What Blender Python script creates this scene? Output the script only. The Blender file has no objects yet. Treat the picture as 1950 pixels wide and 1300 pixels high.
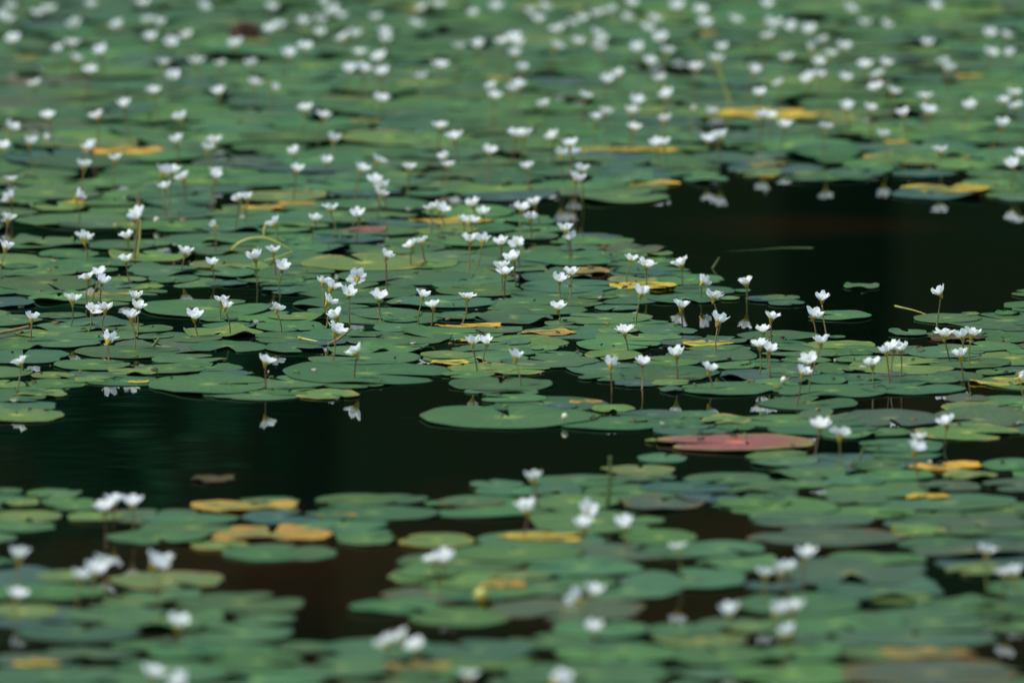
import bpy, math, random
import numpy as np
from mathutils import Vector, Matrix
R = random.Random(7)
rad = math.radians
scene = bpy.context.scene
col = scene.collection

# ------------------------------------------------------------------ camera, sky, sun, exposure
PW, PH = 1950, 1300
LENS, SENSOR = 400.0, 36.0
FPX = PW * LENS / SENSOR
PITCH = rad(7.14)
CAM_H = 1.38
FOCUS = 11.12
FSTOP = 8.0
cd = bpy.data.cameras.new("camera")
cam = bpy.data.objects.new("camera", cd); col.objects.link(cam)
cam.location = (0, 0, CAM_H)
cam.rotation_euler = (rad(90) - PITCH, 0, 0)
cd.lens, cd.sensor_width = LENS, SENSOR
cd.clip_start, cd.clip_end = 0.1, 400
cd.dof.use_dof = True
cd.dof.focus_distance = FOCUS
cd.dof.aperture_fstop = FSTOP
cd.dof.aperture_blades = 0
scene.camera = cam

SUN_EL, SUN_AZ = rad(62), rad(-100)      # azimuth from +Y, clockwise
w = bpy.data.worlds.new("World"); scene.world = w
w.use_nodes = True
wn = w.node_tree.nodes; wl = w.node_tree.links
sky = wn.new('ShaderNodeTexSky'); sky.sky_type = 'NISHITA'; sky.sun_disc = False
sky.sun_elevation = SUN_EL; sky.sun_rotation = SUN_AZ
sky.air_density = 1.0; sky.dust_density = 3.0
bg = wn['Background']; bg.inputs['Strength'].default_value = 0.10
wl.new(sky.outputs[0], bg.inputs['Color'])
sd = bpy.data.lights.new("sun", 'SUN'); sd.energy = 1.3; sd.angle = rad(14); sd.color = (1, .96, .9)
sun = bpy.data.objects.new("sun", sd); col.objects.link(sun)
sdir = Vector((math.sin(SUN_AZ) * math.cos(SUN_EL), math.cos(SUN_AZ) * math.cos(SUN_EL), math.sin(SUN_EL)))
sun.rotation_euler = sdir.to_track_quat('Z', 'Y').to_euler()
sun.location = (0, 0, 20)
vs = scene.view_settings
vs.view_transform = 'Standard'; vs.look = 'None'; vs.exposure = 1.15; vs.gamma = 1.0
try:
    scene.cycles.use_denoising = True
    scene.cycles.max_bounces = 6
except Exception:
    pass

# ------------------------------------------------------------------ helpers
FW = Vector((0, math.cos(PITCH), -math.sin(PITCH)))
UP = Vector((0, math.sin(PITCH), math.cos(PITCH)))
def at(x, y, z=0.0):
    """the point of the level plane at height z that the photograph shows at (x, y)"""
    d = FW + Vector((1, 0, 0)) * ((x - PW / 2) / FPX) + UP * (-(y - PH / 2) / FPX)
    t = (z - CAM_H) / d.z
    return Vector((d.x * t, d.y * t, z))
def project(p):
    v = Vector(p) - Vector((0, 0, CAM_H))
    k = v.dot(FW)
    return PW / 2 + v.x / k * FPX, PH / 2 - v.dot(UP) / k * FPX
def px_size(p):
    return Vector(p).length / FPX
def tag(o, label=None, cat=None, group=None, kind=None):
    for k, v in (("label", label), ("category", cat), ("group", group), ("kind", kind)):
        if v: o[k] = v
    return o
def empty(name, loc, rz=0):
    o = bpy.data.objects.new(name, None); col.objects.link(o)
    o.location = loc; o.rotation_euler = (0, 0, rz); o.empty_display_size = .01
    return o
def mesh(name, verts, faces, m, smooth=True):
    me = bpy.data.meshes.new(name)
    me.from_pydata([tuple(v) for v in verts], [], faces)
    me.materials.append(m)
    if smooth:
        me.polygons.foreach_set('use_smooth', [True] * len(me.polygons))
    me.update()
    return me
def obj(name, me, parent=None):
    o = bpy.data.objects.new(name, me); col.objects.link(o)
    if parent: o.parent = parent
    return o
def tube(path, radii, n=7):
    vs_, fs = [], []
    P = [Vector(p) for p in path]
    for i, p in enumerate(P):
        t = (P[min(i + 1, len(P) - 1)] - P[max(i - 1, 0)]).normalized()
        a = t.orthogonal().normalized() if i == 0 else (a - t * a.dot(t)).normalized()
        b = t.cross(a)
        for k in range(n):
            c = 2 * math.pi * k / n
            vs_.append(p + (a * math.cos(c) + b * math.sin(c)) * radii[i])
    for i in range(len(P) - 1):
        for k in range(n):
            fs.append((i * n + k, i * n + (k + 1) % n, (i + 1) * n + (k + 1) % n, (i + 1) * n + k))
    fs.append(tuple(range(n - 1, -1, -1))); fs.append(tuple((len(P) - 1) * n + k for k in range(n)))
    return vs_, fs

# ------------------------------------------------------------------ materials
def mat(name):
    m = bpy.data.materials.new(name); m.use_nodes = True
    nt = m.node_tree
    return m, nt, nt.nodes['Principled BSDF'], nt.nodes.new, nt.links.new
def simple(name, c, rough=.5, c2=None, scale=120.0, spec=.5, trans=0.0):
    m, nt, b, N, L = mat(name)
    b.inputs['Roughness'].default_value = rough
    b.inputs['Specular IOR Level'].default_value = spec
    b.inputs['Base Color'].default_value = (*c, 1)
    src = None
    if c2:
        tc = N('ShaderNodeTexCoord'); nz = N('ShaderNodeTexNoise'); nz.inputs['Scale'].default_value = scale
        nz.inputs['Detail'].default_value = 3
        oi = N('ShaderNodeObjectInfo'); ad = N('ShaderNodeVectorMath'); ad.operation = 'ADD'
        L(tc.outputs['Object'], ad.inputs[0]); L(oi.outputs['Location'], ad.inputs[1])
        mx = N('ShaderNodeMix'); mx.data_type = 'RGBA'
        mx.inputs['A'].default_value = (*c, 1); mx.inputs['B'].default_value = (*c2, 1)
        rp = N('ShaderNodeMapRange'); rp.inputs['From Min'].default_value = .35; rp.inputs['From Max'].default_value = .65
        L(ad.outputs[0], nz.inputs['Vector']); L(nz.outputs['Fac'], rp.inputs['Value'])
        L(rp.outputs[0], mx.inputs['Factor']); L(mx.outputs['Result'], b.inputs['Base Color'])
        src = mx.outputs['Result']
    if trans:
        t = N('ShaderNodeBsdfTranslucent'); t.inputs['Color'].default_value = (*c, 1)
        if src: L(src, t.inputs['Color'])
        ms = N('ShaderNodeMixShader'); ms.inputs[0].default_value = trans
        L(b.outputs[0], ms.inputs[1]); L(t.outputs[0], ms.inputs[2])
        L(ms.outputs[0], nt.nodes['Material Output'].inputs['Surface'])
    return m

def leaf_material():
    m, nt, b, N, L = mat("floating_leaf")
    def attr(n):
        a = N('ShaderNodeAttribute'); a.attribute_name = n; return a
    def math_(op, *ins, clamp=False):
        q = N('ShaderNodeMath'); q.operation = op; q.use_clamp = clamp
        for i, v in enumerate(ins):
            if isinstance(v, (int, float)): q.inputs[i].default_value = v
            else: L(v, q.inputs[i])
        return q.outputs[0]
    base, accent, wear, seed = attr('tint'), attr('accent'), attr('wear'), attr('seed')
    disc = attr('disc')                                   # leaf-wide coordinates, -1..1
    off = N('ShaderNodeCombineXYZ'); L(seed.outputs['Fac'], off.inputs[0]); L(seed.outputs['Fac'], off.inputs[2])
    pos = N('ShaderNodeVectorMath'); pos.operation = 'ADD'
    L(disc.outputs['Vector'], pos.inputs[0]); L(off.outputs[0], pos.inputs[1])
    def noise(s, d=3, r=.55):
        q = N('ShaderNodeTexNoise'); q.inputs['Scale'].default_value = s; q.inputs['Detail'].default_value = d
        q.inputs['Roughness'].default_value = r
        L(pos.outputs[0], q.inputs['Vector']); return q.outputs['Fac']
    def mix(f, a_, b_, blend='MIX'):
        q = N('ShaderNodeMix'); q.data_type = 'RGBA'; q.blend_type = blend
        for s, v in (('Factor', f), ('A', a_), ('B', b_)):
            if isinstance(v, (int, float)): q.inputs[s].default_value = v
            elif isinstance(v, tuple): q.inputs[s].default_value = (*v, 1)
            else: L(v, q.inputs[s])
        return q.outputs['Result']
    def rng(v, a_, b_, c=0.0, d=1.0):
        q = N('ShaderNodeMapRange')
        for i, x in ((0, v), (1, a_), (2, b_), (3, c), (4, d)):
            if isinstance(x, (int, float)): q.inputs[i].default_value = x
            else: L(x, q.inputs[i])
        return q.outputs[0]
    n1, n2, n3 = noise(1.6), noise(7, 4), noise(30, 2)
    sep = N('ShaderNodeSeparateXYZ'); L(disc.outputs['Vector'], sep.inputs[0])
    radius = math_('SQRT', math_('ADD', math_('MULTIPLY', sep.outputs[0], sep.outputs[0]), math_('MULTIPLY', sep.outputs[1], sep.outputs[1])))
    ang = math_('ARCTAN2', sep.outputs[1], sep.outputs[0])
    wob = math_('MULTIPLY', math_('SUBTRACT', n2, .5), .5)
    vein = math_('POWER', math_('ABSOLUTE', math_('COSINE', math_('MULTIPLY', math_('ADD', ang, wob), 8.0))), 14.0)
    vein = math_('MULTIPLY', vein, rng(radius, .95, .1, 0, 1))
    # large soft variation, veins, fine mottling
    c = mix(rng(n1, .3, .7), base.outputs['Color'], mix(1.0, base.outputs['Color'], (.66, .76, .9), 'MULTIPLY'))
    c = mix(math_('MULTIPLY', rng(n2, .35, .75), .45), c, mix(1.0, base.outputs['Color'], (1.25, 1.15, .9), 'MULTIPLY'))
    c = mix(math_('MULTIPLY', vein, .6), c, mix(1.0, base.outputs['Color'], (2.2, 1.6, 1.3), 'MULTIPLY'))
    c = mix(math_('MULTIPLY', rng(radius, .20, .02), .75), c, mix(1.0, base.outputs['Color'], (4.0, 2.5, 1.5), 'MULTIPLY'))
    # yellowing: grows in from the rim where wear is high
    th = math_('SUBTRACT', 1.0, wear.outputs['Fac'])
    grow = math_('ADD', math_('MULTIPLY', n1, .62), math_('ADD', math_('MULTIPLY', n2, .25), math_('MULTIPLY', math_('POWER', radius, 3.0), .22)))
    fy = rng(grow, math_('SUBTRACT', th, .07), math_('ADD', th, .07))
    acc = mix(math_('MULTIPLY', rng(n2, .42, .68), .75), accent.outputs['Color'], mix(1.0, accent.outputs['Color'], (.42, .40, .55), 'MULTIPLY'))
    c = mix(fy, c, acc)
    # specks and tears gone brown
    sp = math_('MULTIPLY', rng(n3, .63, .70), rng(n2, .50, .58))
    c = mix(math_('MULTIPLY', sp, .8), c, (.05, .035, .015))
    L(c, b.inputs['Base Color'])
    L(rng(n2, .3, .7, .42, .58), b.inputs['Roughness'])
    b.inputs['Specular IOR Level'].default_value = .16
    bp = N('ShaderNodeBump'); bp.inputs['Strength'].default_value = .35; bp.inputs['Distance'].default_value = .002
    L(math_('ADD', math_('MULTIPLY', vein, -.3), math_('ADD', n2, math_('MULTIPLY', n3, .25))), bp.inputs['Height'])
    L(bp.outputs[0], b.inputs['Normal'])
    return m
M_LEAF = leaf_material()

def petal_material():
    m, nt, b, N, L = mat("petal_white")
    tc = N('ShaderNodeTexCoord'); sp = N('ShaderNodeSeparateXYZ'); L(tc.outputs['UV'], sp.inputs[0])
    rp = N('ShaderNodeValToRGB')
    rp.color_ramp.elements[0].position = .0; rp.color_ramp.elements[0].color = (.62, .52, .08, 1)
    rp.color_ramp.elements[1].position = .40; rp.color_ramp.elements[1].color = (.87, .92, .91, 1)
    L(sp.outputs[1], rp.inputs[0])
    L(rp.outputs[0], b.inputs['Base Color'])
    b.inputs['Roughness'].default_value = .6; b.inputs['Specular IOR Level'].default_value = .25
    t = N('ShaderNodeBsdfTranslucent'); L(rp.outputs[0], t.inputs['Color'])
    ms = N('ShaderNodeMixShader'); ms.inputs[0].default_value = .5
    L(b.outputs[0], ms.inputs[1]); L(t.outputs[0], ms.inputs[2])
    L(ms.outputs[0], nt.nodes['Material Output'].inputs['Surface'])
    return m
M_PETAL = petal_material()
M_CALYX = simple("calyx_olive", (.62, .46, .025), .5, (.36, .32, .03), 300, trans=.3)
M_THROAT = simple("throat_yellow", (.62, .42, .03), .6)
M_STEMS = [simple("stem_green", (.17, .21, .04), .45, (.13, .12, .03), 200),
           simple("stem_olive", (.22, .18, .04), .45, (.15, .11, .035), 200),
           simple("stem_brown", (.17, .10, .045), .45, (.13, .075, .03), 200)]
M_BUD = simple("bud_cream", (.72, .72, .6), .5, (.5, .5, .3), 250)
M_BLADE = simple("blade_green", (.07, .15, .03), .45, (.11, .17, .04), 60, trans=.2)
M_YSTEM = simple("stalk_yellow", (.42, .44, .09), .45, (.28, .32, .06), 80)
M_TAN = simple("dry_tan", (.36, .23, .10), .7, (.24, .14, .06), 80)
M_BROWN = simple("dry_brown", (.050, .018, .006), .7, (.08, .035, .008), 60)

def water_material():
    m, nt, b, N, L = mat("pond_water")
    tc = N('ShaderNodeTexCoord')
    nz = N('ShaderNodeTexNoise'); nz.inputs['Scale'].default_value = 1.3; nz.inputs['Detail'].default_value = 3
    L(tc.outputs['Object'], nz.inputs['Vector'])
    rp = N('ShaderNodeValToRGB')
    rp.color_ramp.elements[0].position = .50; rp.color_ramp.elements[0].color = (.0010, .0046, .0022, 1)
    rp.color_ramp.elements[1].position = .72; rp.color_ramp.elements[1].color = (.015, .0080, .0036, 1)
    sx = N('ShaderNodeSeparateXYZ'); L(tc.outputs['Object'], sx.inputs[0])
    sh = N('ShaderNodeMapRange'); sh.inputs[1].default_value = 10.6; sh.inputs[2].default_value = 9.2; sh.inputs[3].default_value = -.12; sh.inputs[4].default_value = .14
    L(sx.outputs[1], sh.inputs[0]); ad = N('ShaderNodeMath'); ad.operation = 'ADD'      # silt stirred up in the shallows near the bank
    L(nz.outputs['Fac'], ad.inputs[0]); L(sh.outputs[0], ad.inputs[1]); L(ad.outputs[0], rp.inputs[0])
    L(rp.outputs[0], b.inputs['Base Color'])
    b.inputs['Roughness'].default_value = .015; b.inputs['IOR'].default_value = 1.333
    def ripples(sx, sy, d):
        mp = N('ShaderNodeMapping'); mp.inputs['Scale'].default_value = (sx, sy, 1)
        q = N('ShaderNodeTexNoise'); q.inputs['Scale'].default_value = 1; q.inputs['Detail'].default_value = d
        L(tc.outputs['Object'], mp.inputs['Vector']); L(mp.outputs[0], q.inputs['Vector']); return q.outputs['Fac']
    b1 = N('ShaderNodeBump'); b1.inputs['Strength'].default_value = 1.0; b1.inputs['Distance'].default_value = .00015
    L(ripples(6, 24, 2), b1.inputs['Height'])
    b2 = N('ShaderNodeBump'); b2.inputs['Strength'].default_value = 1.0; b2.inputs['Distance'].default_value = .0014
    L(ripples(1.1, 2.4, 1), b2.inputs['Height']); L(b1.outputs[0], b2.inputs['Normal'])
    L(b2.outputs[0], b.inputs['Normal'])
    return m
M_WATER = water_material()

# ------------------------------------------------------------------ setting: water, far bank, treeline (outside the frame, mirrored in the water)
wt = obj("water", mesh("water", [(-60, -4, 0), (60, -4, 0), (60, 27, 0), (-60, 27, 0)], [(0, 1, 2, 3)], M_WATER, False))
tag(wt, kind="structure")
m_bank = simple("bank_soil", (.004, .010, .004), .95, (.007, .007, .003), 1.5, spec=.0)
bv, bf = [], []
prof = [(26.5, -.3), (27.5, .25), (29, .6), (33, 1.2), (40, 4), (52, 9), (70, 12)]
for i in range(61):
    x = -60 + 2 * i
    for (y, z) in prof:
        bv.append((x, y + R.uniform(-.4, .4), z + R.uniform(-.1, .15) * (1 + z * .2)))
n = len(prof)
for i in range(60):
    for j in range(n - 1):
        bf.append((i * n + j, (i + 1) * n + j, (i + 1) * n + j + 1, i * n + j + 1))
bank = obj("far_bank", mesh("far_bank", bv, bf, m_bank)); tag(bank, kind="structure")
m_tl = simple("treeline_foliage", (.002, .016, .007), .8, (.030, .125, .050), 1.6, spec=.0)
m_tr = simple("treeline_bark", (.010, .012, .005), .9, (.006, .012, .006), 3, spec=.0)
rng = np.random.default_rng(3)
tv, tf, tmi = [], [], []
def clump(cx, cy, cz, rx, rz, k, s):
    for _ in range(k):
        d = rng.normal(size=3); d /= np.linalg.norm(d); q = rng.random() ** .4
        p = np.array((cx + d[0] * rx * q, cy + d[1] * rx * q, cz + d[2] * rz * q))
        u = rng.normal(size=3); u /= np.linalg.norm(u)
        v = np.cross(u, rng.normal(size=3)); v /= np.linalg.norm(v)
        a = s * rng.uniform(.6, 1.3); b0 = len(tv)
        tv.extend([p - u * a, p + v * a * .5, p + u * a, p - v * a * .5]); tf.append((b0, b0 + 1, b0 + 2, b0 + 3)); tmi.append(0)
for i in range(46):
    x = -34 + i * 1.5 + rng.uniform(-.5, .5); y = rng.uniform(28.5, 32.5)
    hh = rng.uniform(8, 13)
    bend = rng.uniform(-.4, .4)
    pts = [(x + bend * t * t, y + .2 * t, .2 + hh * .75 * t) for t in (0, .2, .45, .7, 1)]
    r0 = rng.uniform(.1, .22)
    v_, f_ = tube(pts, [r0 * 1.25, r0, r0 * .85, r0 * .6, r0 * .25], 8)
    o0 = len(tv); tv.extend([np.array(p) for p in v_]); tf.extend([tuple(o0 + j for j in f) for f in f_]); tmi.extend([1] * len(f_))
    for _ in range(5):
        clump(x + rng.uniform(-1.3, 1.3), y + rng.uniform(-1, 1), hh * rng.uniform(.45, 1), rng.uniform(1, 1.7), rng.uniform(.8, 1.4), 150, .26)
for i in range(120):
    clump(-34 + rng.uniform(0, 68), rng.uniform(27.4, 31), rng.uniform(.3, 2.6), rng.uniform(.5, 1.1), rng.uniform(.4, 1.0), 130, .13)
me = bpy.data.meshes.new("treeline"); me.from_pydata([tuple(p) for p in tv], [], tf)
me.materials.append(m_tl); me.materials.append(m_tr); me.polygons.foreach_set('material_index', tmi); me.update()
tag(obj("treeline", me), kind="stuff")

# ------------------------------------------------------------------ floating leaves
# tint classes: (base, accent, wear)
def leaf_colours(c):
    j = lambda t, a=.12: tuple(max(.004, v * R.uniform(1 - a, 1 + a)) for v in t)
    if c == 'g':
        t = R.random()
        b = [(.047, .117, .040), (.054, .122, .037), (.043, .110, .045)][int(t * 3)]; q = R.uniform(.78, 1.16); b = tuple(v * q for v in b)
        return j(b), (.24, .20, .03), R.choice((0, 0, 0, .05, .1, .2))
    if c == 'l': return j((.084, .154, .040)), (.25, .23, .05), R.uniform(.2, .42)
    if c == 'd': return j((.050, .088, .044)), (.10, .09, .03), R.uniform(.2, .45)
    if c == 'b': return j((.036, .084, .056)), (.06, .08, .05), .2
    if c == 'y': return j((.085, .13, .03)), j((.48, .33, .03)), R.uniform(.48, .60)
    if c == 'o': return j((.10, .12, .035)), j((.36, .22, .036)), R.uniform(.44, .55)
    if c == 'r': return (.195, .076, .062), (.19, .18, .05), .40
    if c == 'p': return j((.16, .075, .055)), (.2, .12, .06), .4
    if c == 'n': return j((.060, .048, .010)), (.040, .026, .007), .45

def leaf_geometry(W, Lg, ang, c, fine=True, dry=False, flat=False):
    """a round floating leaf: cleft to its stalk, wavy rim, lobes, curled edges; W wide, Lg deep"""
    NA = 44 if fine else 26
    rings = [.06, .2, .4, .6, .78, .9, .97, 1.0] if fine else [.1, .4, .75, 1.0]
    delta = R.uniform(.03, .16) if R.random() < .8 else R.uniform(.16, .4)
    ph = [R.uniform(0, 6.28) for _ in range(8)]
    amp = R.uniform(.02, .05) if not dry else .075
    curl = R.choice((0, 0, .004, .008, .012, .03, .06)) if not dry else R.uniform(0, .04)
    cph, ck = R.uniform(0, 6.28), R.choice((1, 2, 2, 3))
    if W > .11: curl = min(curl, .015)
    if flat: delta, curl, amp = .10, .01, .02
    wav = R.uniform(.002, .008) if not dry else R.uniform(.008, .02)
    nib = [] if flat else [(R.uniform(.5, 5.8), R.uniform(.04, .16), R.uniform(.05, .18)) for _ in range(R.choice((0, 0, 1, 1, 2)) if not dry else 3)]
    S = .5 * W
    asp = Lg / W
    ca, sa = math.cos(ang), math.sin(ang)
    verts, disc, faces = [], [], []
    def put(th, r, drop=0.0):
        e = 1.0
        for k, a_ in ((2, .6), (3, .8), (5, .55), (7, .4), (11, .3)):
            e += amp * a_ * math.sin(k * th + ph[k % 8])
        d_ = min(th, 2 * math.pi - th) - delta
        e *= 1 - .20 * math.exp(-max(0, d_) / .10)
        for (t0, wd, dp) in nib:
            e *= 1 - dp * math.exp(-((th - t0) / wd) ** 2)
        x, y = math.cos(th) * r * e, math.sin(th) * r * e
        z = curl * (max(0, math.cos(ck * th + cph)) ** 2) * r ** 5 * 2 + wav * r * r * math.sin(3 * th + ph[1]) + wav * .7 * r ** 3 * math.sin(8 * th + ph[2])
        z += .022 * math.sin(3.1 * x + ph[3]) * math.sin(2.7 * y + ph[4]) * (.4 if not dry else .7)
        X, Y = x * ca - y * sa, x * sa + y * ca
        verts.append((X * S, Y * S * asp, z * S - drop)); disc.append((x, y, 0))
    th = [delta + (2 * math.pi - 2 * delta) * k / (NA - 1) for k in range(NA)]
    for r in rings:
        for t in th: put(t, r)
    for t in th: put(t, .99, .0007 + .003 * S)
    nr = len(rings) + 1
    for i in range(nr - 1):
        for k in range(NA - 1):
            faces.append((i * NA + k, (i + 1) * NA + k, (i + 1) * NA + k + 1, i * NA + k + 1))
    verts.append((0, 0, 0)); disc.append((0, 0, 0))
    cidx = len(verts) - 1
    for k in range(NA - 1): faces.append((cidx, k, k + 1))
    return verts, faces, disc

def leaf_mesh(name, parts):
    """parts: list of (verts, faces, disc, tint, accent, wear, seed)"""
    V, F, D, T, A, Wr, Sd = [], [], [], [], [], [], []
    for (v, f, d, t, a, wr, s) in parts:
        o = len(V); V.extend(v); F.extend([tuple(o + i for i in q) for q in f]); D.extend(d)
        n_ = len(v); T.extend([(*t, 1)] * n_); A.extend([(*a, 1)] * n_); Wr.extend([wr] * n_); Sd.extend([s] * n_)
    me = mesh(name, V, F, M_LEAF)
    at_ = me.attributes
    x = at_.new('tint', 'FLOAT_COLOR', 'POINT'); x.data.foreach_set('color', np.array(T, dtype=np.float32).ravel())
    x = at_.new('accent', 'FLOAT_COLOR', 'POINT'); x.data.foreach_set('color', np.array(A, dtype=np.float32).ravel())
    x = at_.new('disc', 'FLOAT_VECTOR', 'POINT'); x.data.foreach_set('vector', np.array(D, dtype=np.float32).ravel())
    x = at_.new('wear', 'FLOAT', 'POINT'); x.data.foreach_set('value', np.array(Wr, dtype=np.float32))
    x = at_.new('seed', 'FLOAT', 'POINT'); x.data.foreach_set('value', np.array(Sd, dtype=np.float32))
    return me

PADS = """
20 143 453 471 g;72 190 475 497 g;77 262 494 522 g;-10 185 525 558 g;5 70 503 515 g;10 150 515 528 g;165 295 460 478 g;243 385 508 528 g;282 382 525 541 g;365 490 507 536 g;390 472 537 546 b;182 240 530 552 g;246 312 542 555 l;52 170 561 576 g
267 520 572 606 g;72 165 597 609 g;-20 80 600 622 g;64 185 615 636 g;190 330 618 636 g;380 455 604 615 g;385 487 616 629 g;346 497 626 644 l;50 200 640 664 g;262 330 636 650 g
-20 77 654 669 g;-50 138 668 694 g;140 348 660 684 g;102 250 686 707 g;358 510 652 673 g;505 618 654 676 g;290 436 677 695 g;253 395 696 713 g;340 461 694 710 g;282 516 712 756 g;58 145 711 723 l;143 215 718 731 l;52 172 724 742 g;-40 52 726 743 l;30 133 738 752 g;-30 88 755 768 g;-60 124 780 806 l;205 300 705 716 l
490 620 615 634 g;570 705 625 655 g;708 813 619 634 g;640 860 633 660 g;700 830 650 678 g;583 798 672 697 g;541 860 690 736 g;798 908 671 686 l;850 1000 694 712 l;839 942 709 722 g;853 1052 721 747 g;908 1045 752 768 g;795 1145 775 817 g;603 735 724 742 g;567 683 744 762 l;470 630 715 747 g;510 621 598 612 l
760 875 490 519 l;640 905 515 545 g;560 800 538 572 g;480 645 505 540 g;497 593 549 562 b;830 1000 545 566 g;735 950 566 588 g;560 735 570 590 g;670 805 587 612 g;730 800 605 617 g;900 1050 594 617 g;830 925 594 612 g
960 1065 443 460 g;1045 1210 454 467 g;1060 1150 468 482 g;985 1190 480 507 g;1140 1230 480 502 g;1220 1292 489 508 g;1160 1278 516 530 b;985 1125 515 543 g;990 1185 535 560 g;1280 1400 546 563 g;1232 1375 562 580 g;1368 1408 566 574 l;1420 1490 564 578 b;1100 1180 560 572 g;1060 1150 572 588 g;920 1122 582 603 g;905 1055 598 619 g;1060 1242 598 620 g;1035 1095 613 622 g;1035 1105 622 630 g;1215 1328 624 640 g;1140 1215 626 636 l;1128 1300 637 652 g;1095 1260 645 670 g
950 1010 648 660 g;1010 1065 659 671 l;1020 1112 672 684 g;950 1145 680 702 g;1113 1225 666 690 l;920 1050 695 715 l;1265 1442 669 693 g;1315 1432 660 673 g;1355 1442 693 705 g;1104 1210 713 728 g;1212 1345 711 728 g;1168 1257 727 738 b;1240 1315 726 736 l;1255 1305 740 748 b;1293 1480 731 754 g;1030 1100 769 783 b;1127 1210 771 790 l;1058 1300 797 819 g;1285 1370 785 798 g;1335 1432 793 811 l;1285 1352 811 821 g;1362 1440 811 821 g;1229 1252 836 846 l
1607 1673 542 553 g;1528 1662 594 611 g;1455 1523 564 574 g;1462 1532 574 584 g;1738 1870 600 617 g;1830 1866 596 604 l;1894 1943 594 603 g;1927 2000 584 600 g;1927 1980 614 622 g;1904 1975 625 633 g;1925 2000 553 568 g;1693 1768 630 641 g;1400 1560 634 648 g;1420 1500 642 652 g;1578 1610 640 648 g;1875 1960 641 657 g;1935 2000 636 648 g;1527 1668 651 667 l;1445 1628 663 683 g;1588 1690 659 680 g;1486 1583 681 695 g;1588 1680 680 692 g;1785 1945 652 672 g;1724 1880 663 684 g;1917 1990 664 677 g;1614 1823 681 716 l;1770 1932 684 704 g;1547 1655 699 714 g;1450 1565 700 723 g;1668 1727 710 719 b;1606 1688 719 729 g;1740 1830 719 732 g;1472 1693 734 760 g;1632 1842 728 753 g;1858 1935 706 717 g;1398 1430 552 560 g
1448 1635 757 782 g;1800 1885 752 771 d;1790 1950 768 789 l;1885 2000 760 778 g;1520 1640 784 805 d;1600 1790 783 815 d;1762 1960 785 818 d;1460 1673 804 831 g;1745 1945 811 840 l;1632 1802 839 863 g;1663 1795 864 878 g;1420 1545 861 878 g;1430 1560 875 890 g;1793 1897 900 915 l;1866 1990 874 900 g;1620 1735 878 898 g;1625 1785 897 918 g;1467 1615 893 915 g;1572 1690 908 928 g;1468 1590 915 932 g;1303 1470 902 925 g;1417 1520 937 957 g;1365 1510 950 970 g;1750 1870 915 940 d;1870 2010 912 940 d
1213 1310 866 884 g;1150 1287 888 908 l;895 997 914 937 g;1008 1112 921 950 g;600 755 942 967 g;833 960 945 970 d;1000 1180 940 975 g;1180 1340 945 975 d
-20 45 930 945 g;70 150 938 952 g;0 75 952 968 l;85 200 958 975 g;-20 120 975 997 l;-20 110 996 1015 g;127 235 977 995 l;267 460 982 1000 g;200 405 1010 1040 g;427 587 1049 1070 g;65 195 1088 1110 l;215 428 1090 1125 l;230 385 1125 1147 g;-20 210 1115 1145 g;-30 115 1148 1185 l;115 318 1155 1185 g;30 270 1190 1225 g;365 555 1190 1225 g;75 260 1237 1262 g;280 420 1232 1255 g;400 590 1235 1290 g;550 750 1245 1300 g;457 610 973 1000 b
580 840 968 990 g;760 905 1018 1045 l;640 755 1010 1050 g;860 1110 1037 1073 g;990 1225 1065 1100 g;750 885 1070 1115 g;935 1050 1090 1107 l;660 850 1145 1170 g;780 970 1155 1200 g;930 1235 1140 1185 d;1050 1235 1180 1218 g;620 830 1212 1262 g;800 1020 1215 1268 g;1180 1330 1010 1040 g;960 1290 1262 1310 g;1200 1425 1083 1125 g;1290 1460 1028 1067 g
1417 1670 980 1007 d;1425 1735 1010 1040 d;1470 1770 1060 1125 d;1400 1640 1130 1175 g;1655 1780 1130 1153 l;1800 1910 1073 1100 l;1690 1800 1000 1025 l;1775 1960 985 1012 d;1735 1960 1035 1068 d;1830 1980 1130 1185 g;1390 1480 1183 1210 l;1230 1370 1185 1220 g;1280 1470 1230 1270 g;1510 1640 1205 1250 d;1590 1900 1200 1235 d;1600 1960 1258 1310 d
1700 1870 365 382 b;1300 1390 334 352 g;1400 1490 325 341 l;1490 1570 336 350 g;1880 1960 352 372 g;1900 1990 370 388 g;1620 1700 318 334 g;1700 1820 325 340 b;1570 1685 320 342 g;1100 1275 362 392 g;1130 1260 330 358 g;890 1040 330 360 g;800 990 392 418 g;870 1060 372 382 b;60 165 383 410 l;1510 1563 323 342 l;1780 1900 308 325 l;1840 1960 325 345 g;1490 1640 275 312 g;730 810 325 345 l;650 830 250 278 l;365 540 300 320 d
"""
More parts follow.
